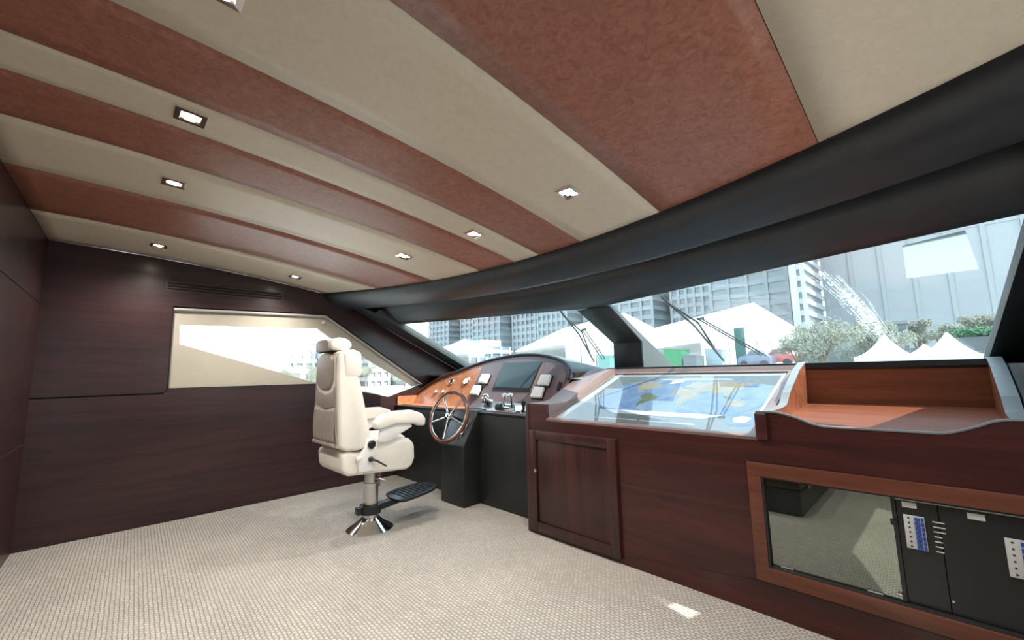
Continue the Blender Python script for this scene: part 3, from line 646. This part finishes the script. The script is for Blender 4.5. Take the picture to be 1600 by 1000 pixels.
spots = [(-1.275, .150, 'square downlight in the wide cream strip cut by the top edge'), (-2.045, .165, 'square downlight in the narrow cream strip nearest the top of the view'), (-2.830, .180, 'square downlight in the second cream strip from the left wall, aft'), (-4.270, .210, 'square downlight in the cream strip over the dark left wall, aft of the vent'),
         (-1.250, 1.640, 'square downlight in the wide cream strip close to the black header'), (-2.062, 1.668, 'square downlight in the narrow cream strip close to the black header'), (-2.850, 1.600, 'square downlight in the second cream strip close to the black header'), (-4.310, 1.240, 'square downlight in the cream strip above the forward end of the vent'),
         (.17, .21, 'square downlight by the right wall, aft'), (.21, 1.24, 'square downlight by the right wall, forward')]
for i, (x, y, lb) in enumerate(spots):
    o = d0 if i == 0 else copy_tree(d0)
    o.location = (x, y, zc(y)-.0005); o.rotation_euler = (-math.atan(.02+.065*(y+.418)), 0, 0)
    tag(o, lb, 'downlight', 'ceiling downlights')

# ------------------------------------------------------------ on the windscreen: paper, smear, wipers
def on_glass(p, tl, tr, bl, n, h):      # lift a point onto the pane plane, h above it
    p, tl = Vector(p), Vector(tl); return p - n*((p-tl).dot(n)) + n*h
def film(name, col, opac):
    m = bpy.data.materials.new(name); m.use_nodes = True; t = m.node_tree; t.nodes.clear(); N = t.nodes.new
    o = N('ShaderNodeOutputMaterial'); a = N('ShaderNodeBsdfTransparent'); c = N('ShaderNodeBsdfTranslucent'); c.inputs[0].default_value = (*col, 1); x = N('ShaderNodeMixShader'); x.inputs[0].default_value = opac
    t.links.new(a.outputs[0], x.inputs[1]); t.links.new(c.outputs[0], x.inputs[2]); t.links.new(x.outputs[0], o.inputs[0]); return m
PAPER = film('frosted_film', (.31,.345,.335), .66)
nS_ = (Vector(SQ[1])-Vector(SQ[0])).cross(Vector(SQ[3])-Vector(SQ[0])).normalized(); nS_ = nS_ if nS_.y > 0 else -nS_
nP_ = (Vector(PQ[1])-Vector(PQ[0])).cross(Vector(PQ[3])-Vector(PQ[0])).normalized(); nP_ = nP_ if nP_.y > 0 else -nP_
gS = lambda p, h: on_glass(p, SQ[0], SQ[1], SQ[3], nS_, h); gP = lambda p, h: on_glass(p, PQ[0], PQ[1], PQ[3], nP_, h)
pp = [(-.071, 2.535, 1.733), (.12, 2.471, 1.741), (.156, 2.741, 1.615), (-.079, 2.785, 1.62)]
V = [gS(p, -.006) for p in pp] + [gS(p, -.0075) for p in pp]
tag(mesh_obj('film_sheet', V, [(0,1,2,3),(7,6,5,4),(0,4,5,1),(1,5,6,2),(2,6,7,3),(3,7,4,0)], PAPER), 'blank pale translucent sheet stuck at the top of the right windscreen pane', 'sheet')
SMEAR = bpy.data.materials.new('smear'); SMEAR.use_nodes = True
_t = SMEAR.node_tree; _t.nodes.clear(); N = _t.nodes.new
_o = N('ShaderNodeOutputMaterial'); _a = N('ShaderNodeBsdfTransparent'); _c = N('ShaderNodeBsdfTranslucent'); _c.inputs[0].default_value = (.9,.95,.95,1); _m = N('ShaderNodeMixShader')
_n = N('ShaderNodeTexNoise'); _n.inputs['Scale'].default_value = 70; _n.inputs['Detail'].default_value = 5; _r = N('ShaderNodeValToRGB'); _r.color_ramp.elements[0].position = .42; _r.color_ramp.elements[1].position = .72; _r.color_ramp.elements[1].color = (.34,.34,.34,1)
_tc = N('ShaderNodeTexCoord'); _t.links.new(_tc.outputs['Object'], _n.inputs['Vector']); _t.links.new(_n.outputs[0], _r.inputs[0]); _t.links.new(_r.outputs[0], _m.inputs[0])
_t.links.new(_a.outputs[0], _m.inputs[1]); _t.links.new(_c.outputs[0], _m.inputs[2]); _t.links.new(_m.outputs[0], _o.inputs[0])
V, Fc = [], []
for i in range(110):
    t0 = random.random()*.85; t1 = min(1, t0+.18+random.random()*.45); off = random.gauss(0, .028); wd = .0008+random.random()*.0022
    for t in (t0, t1):
        c = Vector((-.405, 2.672, 1.707)).lerp(Vector((-.246, 3.44, 1.34)), t) + Vector((off*(1.1-.4*t)+.03*math.sin(t*2.6), 0, 0))
        V += [gS(c - Vector((wd, 0, 0)), -.004), gS(c + Vector((wd, 0, 0)), -.004)]
    k = len(V); Fc.append((k-4, k-3, k-1, k-2))
sm = mesh_obj('dried_smear', V, Fc, SMEAR, win2); sm['kind'] = 'stuff'
def wiper(fn_, a, m, b, arm0, arm1, label):
    t = thing('windscreen_wiper', label, 'wiper', tuple(fn_(arm1, .03)), 'windscreen wipers')
    tube('blade', [fn_(a, .022), fn_(m, .022), fn_(b, .022)], .009, BLACKP, t, n=8)
    o2 = Vector((.03, 0, 0))
    tube('blade_frame', [fn_(Vector(a)*.9+Vector(b)*.1, .03), fn_(Vector(m)+o2, .045), fn_(Vector(a)*.12+Vector(b)*.88, .03)], .008, DARKSEAL, t, n=8)
    for e in (0, .028): tube('arm', [fn_(Vector(arm0)+Vector((e, 0, 0)), .05), fn_(Vector(arm1)+Vector((e*1.2, 0, 0)), .05)], .006, DARKSEAL, t, n=8)
    tube('pivot', [fn_(Vector(arm0)-Vector((.01, 0, 0)), .05), fn_(Vector(arm0)+Vector((.045, 0, 0)), .055)], .010, DARKSEAL, t, n=8)
wiper(gS, (-1.404, 2.909, 1.71), (-1.350, 3.316, 1.517), (-1.361, 3.932, 1.24), (-1.300, 3.265, 1.533), (-1.04, 3.841, 1.246), 'black wiper with a twin arm outside the right windscreen pane')
wiper(gP, (-2.4, 2.954, 1.725), (-2.490, 3.334, 1.541), (-2.693, 3.865, 1.274), (-2.440, 3.317, 1.555), (-2.60, 3.87, 1.26), 'black wiper outside the left windscreen pane beside the centre post')

# ------------------------------------------------------------ white decks outside the glass, unseen, added to bounce sunlight onto the ceiling
GEL = mat('white_gelcoat', (.80,.80,.78), .4)
struct(plate('floor_bounce_foredeck', [[(LX-.9, 4.26), (RX+.9, 4.26), (RX+.4, 8), (CX, 12.5), (LX-.4, 8)]], lambda u, v, w: (u, v, w-.028*(v-4.3)), .95, 1.08, GEL))
struct(box('floor_bounce_side_deck', (LX-1.3, -1.0, .10), (LX-.12, 4.26, .20), GEL)); struct(box('floor_bounce_side_deck.001', (RX+.12, -1.0, .10), (RX+1.3, 4.26, .20), GEL))
# ------------------------------------------------------------ quayside outside
GZ = -3.0
CONC = leather('quay_concrete', (.42,.41,.38), (.50,.49,.46), .3, .9, 0, .2, .05)
TENTW = mat('tent_white', (.88,.88,.87), .6); TENTS = mat('tent_side', (.80,.81,.81), .6)
struct(box('floor_quay', (-600, 4.6, GZ-.2), (400, 700, GZ), CONC)); struct(box('floor_quay_side', (-600, -300, GZ-.2), (-9, 4.6, GZ), CONC))
def gable_tent(label, a, b, half, eave, ridge, group=None):
    """clear-span marquee from end a to end b (ground plan), half-width, eave and ridge heights"""
    a, b = Vector((*a, 0)), Vector((*b, 0)); d = (b-a).normalized(); n = Vector((-d.y, d.x, 0))
    t = thing('marquee_tent', label, 'tent', (*((a+b)/2).xy, GZ), group)
    P = lambda e, s, z: tuple(e + n*half*s + Vector((0, 0, z)))
    mesh_obj('roof', [P(a, -1.03, eave), P(a, 0, ridge), P(a, 1.03, eave), P(b, -1.03, eave), P(b, 0, ridge), P(b, 1.03, eave)] + [P(a, -1.03, eave-.2), P(a, 1.03, eave-.2), P(b, -1.03, eave-.2), P(b, 1.03, eave-.2)],
             [(0,1,4,3), (1,2,5,4), (0,3,8,6), (2,7,9,5), (6,8,9,7), (0,6,7,2,1), (3,4,5,9,8)], TENTW, t)
    Ln = (b-a).length; nb = max(3, int(Ln/6))
    for i in range(nb):
        p, q = a.lerp(b, (i+.02)/nb), a.lerp(b, (i+.98)/nb)
        mesh_obj('side_panel', [P(p, -1, GZ), P(q, -1, GZ), P(q, -1, eave-.1), P(p, -1, eave-.1), P(p, -.98, GZ), P(q, -.98, GZ), P(q, -.98, eave-.1), P(p, -.98, eave-.1)], boxg((0,0,0),(1,1,1))[1], TENTS, t)
    for e in (a, b):
        for i in range(8):
            s0, s1 = -1+.25*i+.01, -1+.25*(i+1)-.01; h = lambda s: eave+(ridge-eave)*(1-abs(s))-.15
            o_ = d*(.05 if e is a else -.05)
            mesh_obj('gable_panel', [P(e+o_, s0, GZ), P(e+o_, s1, GZ), P(e+o_, s1, h(s1)), P(e+o_, s0, h(s0)), P(e+o_*2, s0, GZ), P(e+o_*2, s1, GZ), P(e+o_*2, s1, h(s1)), P(e+o_*2, s0, h(s0))], boxg((0,0,0),(1,1,1))[1], TENTS, t)
    return t
gable_tent('large white marquee with its gable end behind the right wiper', (-11.2, 41), (-34, 60), 5.2, 3.6, 6.9)
gable_tent('long white marquee behind the centre post and left wiper', (-36, 61), (-58, 72), 11, 5.6, 10.6)
def pagoda(label, x, y, half, eave, peak, m=TENTW):
    t = thing('pagoda_tent', label, 'tent', (x, y, GZ), 'pagoda tents')
    rows = []
    for k in range(9):
        f = k/8; z = eave + (peak-eave)*(f**1.7); h = half*(1-f)+.02
        rows.append([(x-h, y-h, z), (x+h, y-h, z), (x+h, y+h, z), (x-h, y+h, z), (x-h, y-h, z)])
    grid('canopy', rows, m, t, smooth=False)
    box('valance', (x-half, y-half, eave-.3), (x+half, y+half, eave-.01), TENTS, t)
    for sx_ in (-1, 1):
        for sy_ in (-1, 1): box('post', (x+sx_*half*.96-.05, y+sy_*half*.96-.05, GZ), (x+sx_*half*.96+.05, y+sy_*half*.96+.05, eave), STEEL, t)
    return t
pagoda('white peaked pagoda tent left of centre behind the tray', -1.28, 18.6, .75, 1.44, 2.16)
pagoda('tallest white peaked pagoda tent nearest the right corner pillar', .155, 16.7, .68, 1.36, 2.03)
pagoda('small distant white pagoda tent between two larger ones', -.51, 27, .65, 1.60, 2.07)
pagoda('white peaked tent left of the long marquee', -81, 62, 8.5, 6.3, 9.5)
# bins, containers, cars
GREEN = mat('bin_green', (.045,.22,.10), .6); DGREEN = mat('screen_green', (.03,.10,.085), .7); GREYB = mat('bin_grey', (.12,.14,.15), .6); BLUEG = mat('container_blue', (.23,.30,.34), .6)
def skip(label, x0, x1, y, z1, m, depth=1.6):
    t = thing('skip_bin', label, 'bin', ((x0+x1)/2, y, GZ)); w_ = x1-x0
    plate('body', [[(x0+.1*w_, GZ), (x1-.1*w_, GZ), (x1, z1), (x0, z1+.12)]], lambda u, v, w: (u, y+w, v), 0, depth, m, t)
    plate('lid', [[(x0-.03*w_, z1+.12), (x1+.03*w_, z1), (x1+.03*w_, z1+.08), (x0-.03*w_, z1+.20)]], lambda u, v, w: (u, y+w, v), -.05, depth+.05, m, t)
    return t
skip('bright green skip bin right of the centre post', -17.0, -15.4, 35, 2.75, GREEN)
skip('dark grey bin right of the green skip', -15.1, -14.0, 34.5, 2.15, GREYB)
skip('pale blue container behind the right wiper', -13.9, -12.6, 36.2, 2.6, BLUEG, 1.0)
box_t = tag(box('privacy_screen', (-12.1, 38, GZ), (-11.3, 38.15, 4.5), DGREEN, bevel=.03), 'tall dark green screen in front of the marquee gable', 'screen')
skip('teal bin left of the centre post', -25.3, -23.8, 37.0, 2.6, mat('bin_teal', (.14,.30,.27), .6))
def car(label, x, y, z, col):
    t = thing('parked_car', label, 'car', (x, y, z-1.3)); m_ = mat('car_paint', col, .25, coat=.5)
    z -= 1.3
    plate('body', [[(-2, .35), (-2, .8), (-1.6, .95), (-1.0, 1.0), (-.4, 1.38), (.8, 1.40), (1.4, 1.0), (2.0, .9), (2.05, .35)]], lambda u, v, w: (x+u*.55, y+w, z+v), 0, 1.6, m_, t, bevel=.06)
    plate('windows', [[(-.75, 1.02), (-.32, 1.30), (.72, 1.31), (1.1, 1.02)]], lambda u, v, w: (x+u*.55, y+w, z+v), -.01, .0, SCREENM, t)
    for u in (-1.25, 1.25): lathe('wheel', [(.30, 0), (.30, .2)], (x+u*.55, y-.02, z+.32), BLACKP, t, 16, (0, 1, 0))
box_w = tag(box('quay_wall', (-14, 44, GZ), (60, 44.6, 2.35), mat('slate_wall', (.10,.115,.125), .8)), 'low slate grey terrace wall beyond the pagoda tents', 'wall')
car('red parked car right of the marquee gable', -8.9, 37, 2.45, (.42,.09,.08)); car('slate blue parked car right of the green screen', -9.9, 34.9, 2.35, (.10,.13,.20))
box('terrace_slab', (-14, 34, GZ), (60, 44, 1.15), CONC, box_w)
# hedge and kiosk
def leaf_cloud(name, centers, n, size, m, par=None):
    V, Fc = [], []
    for i in range(n):
        c, r = random.choice(centers); d = Vector((random.gauss(0,1), random.gauss(0,1), random.gauss(0,1))).normalized()*(random.random()**.45)
        p = Vector(c) + Vector((d.x*r[0], d.y*r[1], d.z*r[2])); a = Vector((random.gauss(0,1), random.gauss(0,1), random.gauss(0,1))).normalized(); b = a.orthogonal().normalized(); k = len(V)
        s = size*(.6+.8*random.random()); V += [p-a*s, p+b*s*.45, p+a*s, p-b*s*.45]; Fc.append((k, k+1, k+2, k+3))
    o = mesh_obj(name, V, Fc, m, par); o['kind'] = 'stuff'; return o
OLIVE_HAZE = leather('olive_leaves_hazed', (.19,.20,.155), (.26,.27,.22), .4, .8, 0, .2, 1.5); HEDGE = leather('hedge_leaves', (.05,.13,.075), (.11,.21,.12), .4, .8, 0, .2, 2)  # olive leaf colour is lightened and greyed to paint in distance haze
BARK = mat('bark', (.16,.13,.10), .9)
def tree(label, x, y, zt, r, seed, m=OLIVE_HAZE, base=GZ, group='trees beyond the quay'):
    random.seed(seed)
    t = thing('tree', label, 'tree', (x, y, base), group)
    zc_ = zt - r*.75
    tube('trunk', [(x, y, base), (x+.1, y, (base+zc_)/2), (x, y, zc_)], [.22, .17, .08], BARK, t, n=8)
    for i in range(5):
        a = i*1.3+seed; tube('branch', [(x, y, base+(zc_-base)*.7), (x+math.cos(a)*r*.5, y+math.sin(a)*r*.5, zc_+.3*r*math.sin(a*2))], [.09, .03], BARK, t, n=6)
    cs = [((x+random.gauss(0, r*.42), y+random.gauss(0, r*.3), zc_+random.gauss(0, r*.30)), (r*.45, r*.45, r*.36)) for _ in range(12)]
    leaf_cloud('foliage', cs, 5200, .055+.012*r, m, t)
tree('broad olive green tree left of the dried smear', -5.0, 31, 4.25, 1.7, 3); tree('olive green tree directly behind the dried smear', -2.95, 34.5, 3.9, 1.4, 5); tree('low bushy tree beside the parked cars', -6.6, 33, 3.3, 1.1, 8)
tree('small tree behind the tallest pagoda tent', .2, 39, 3.8, .9, 12); tree('small tree behind the hedge by the right pillar', 2.1, 42, 4.6, 1.0, 13); tree('thin tree between the kiosk and the hedge', -1.0, 40, 3.9, .9, 15)
random.seed(21)
hg = thing('hedge', 'clipped green hedge left of the right corner pillar', 'hedge', (1.6, 35.5, 1.15))
leaf_cloud('foliage', [((x_, 35.6, 2.85), (.5, .4, .34)) for x_ in (.7, 1.1, 1.5, 1.9, 2.3, 2.7, 3.1)], 2600, .10, HEDGE, hg)
box('planter', (.4, 35.3, 1.15), (3.4, 36.0, 2.62), mat('planter_slate', (.09,.10,.105), .8), hg)
ks = thing('kiosk', 'dark grey kiosk between the pagoda tents', 'kiosk', (-1.6, 36, 1.15))
box('body', (-1.85, 36, 1.15), (-1.35, 37, 3.7), GREYB, ks); box('roof', (-1.95, 35.9, 3.7), (-1.25, 37.1, 3.9), mat('kiosk_roof', (.2,.21,.21), .7), ks); box('window', (-1.78, 35.97, 2.9), (-1.42, 36, 3.4), SCREENM, ks)
# towers, distance haze painted into their pale grey-blue colours
def tower(label, x0, x1, y, h, col, fl=3.6, fins=5, zmax=None, depth=24, glass=(.19,.215,.235), slabw=.45, xface=False):
    t = thing('tower_block', label, 'building', ((x0+x1)/2, y, GZ), 'tower blocks beyond the marina')
    cm = mat('tower_cladding', col, .7); gm = mat('tower_glass', glass, .35)
    f = (lambda lo, hi: (lo, hi)) if not xface else (lambda lo, hi: ((-hi[1], lo[0], lo[2]), (-lo[1], hi[0], hi[2])))
    lo, hi = f((x0, y, GZ), (x1, y+depth, h)); box('facade', lo, hi, gm, t)
    n = int((min(h, zmax or h)-GZ)/fl); first = None
    for i in range(1, n+1):
        if first is None:
            lo, hi = f((x0-slabw, y-slabw, GZ+fl-.45*fl), (x1+slabw, y+depth+slabw, GZ+fl)); first = box('floor_band', lo, hi, cm, t); o = first
        else:
            o = first.copy(); COL.objects.link(o); o.location = (0, 0, (i-1)*fl)
    for i in range(fins+1):
        x = x0+(x1-x0)*i/fins; lo, hi = f((x-.5, y-slabw-.25, GZ), (x+.5, y-slabw, h)); box('pier', lo, hi, cm, t)
    lo, hi = f((x0+2, y+3, h), (x1-2, y+depth-3, h+3)); box('plant_room', lo, hi, cm, t)
T = [(-236, -214, 152, 118, (.27,.30,.315), 'narrow grey tower beside the patch of sky in the left pane'), (-209, -190, 158, 130, (.30,.325,.34), 'second grey tower from the sky patch in the left pane'), (-187, -164, 150, 120, (.255,.285,.305), 'blue grey tower above the small peaked tent'),
     (-160, -140, 156, 135, (.31,.33,.34), 'pale grey tower above the helm display'), (-136, -118, 150, 125, (.27,.30,.312), 'grey tower above the long marquee'), (-114, -99, 158, 140, (.29,.32,.335), 'pale blue tower above the left wiper'),
     (-95, -76, 150, 118, (.28,.31,.325), 'grey blue tower right of the centre post'), (-72, -57, 158, 130, (.30,.325,.34), 'slim pale tower above the large marquee'), (-54, -31, 150, 122, (.235,.25,.265), 'dark grey banded tower above the marquee gable')]
for x0, x1, y, h, c, lb in T: tower(lb, x0, x1, y, h, c, zmax=66, fins=random.choice((4, 5, 6)))
tower('white edged stair tower beside the dark banded tower', -29.4, -27.4, 148, 100, (.66,.68,.68), zmax=50, fins=1)
tower('huge pale slab block with vertical joints across the right pane', -24, 60, 165, 110, (.30,.325,.34), fl=26, fins=12, zmax=100, glass=(.30,.325,.34), slabw=.2)
tower('grey ribbed tower left of the pale window sheet', -26.0, -24.2, 135, 100, (.38,.41,.44), fl=3.2, fins=1, zmax=70)
# town seen through the left side window
PALE = (.40,.40,.38)
for i, (y0_, y1_, xd, h, lb) in enumerate([(22, 40, 130, 4, 'long low white waterfront building at the left of the side window'), (41, 50, 150, 9, 'low white house in the middle of the side window'), (51, 59, 140, 14, 'pale five storey building left of the blue glazed tower'),
        (60, 69, 160, 26, 'blue glazed pale tower above the side window waterfront'), (70, 78, 150, 19, 'pale block right of the blue glazed tower'), (80, 92, 140, 8, 'low white block behind the chair headrest'), (94, 106, 120, 7, 'white terrace right of the chair headrest'), (108, 124, 130, 12, 'white banded block at the tip of the side window')]):
    tower(lb, y0_, y1_, xd, h, PALE, fl=3.4, fins=3, depth=15, glass=(.12,.19,.27) if i in (3, 7) else (.20,.22,.24), xface=True)
for i, (y_, x_) in enumerate(((26, -95), (33, -100), (45, -98), (52, -92), (62, -96), (73, -90))):
    tree('%s of six haze-paled trees along the waterfront in the side window' % ('leftmost', 'second from the left', 'third from the left', 'third from the right', 'second from the right', 'rightmost')[i], x_, y_, 3.2+.5*(i % 3), 2.6, 30+i, group='waterfront trees')
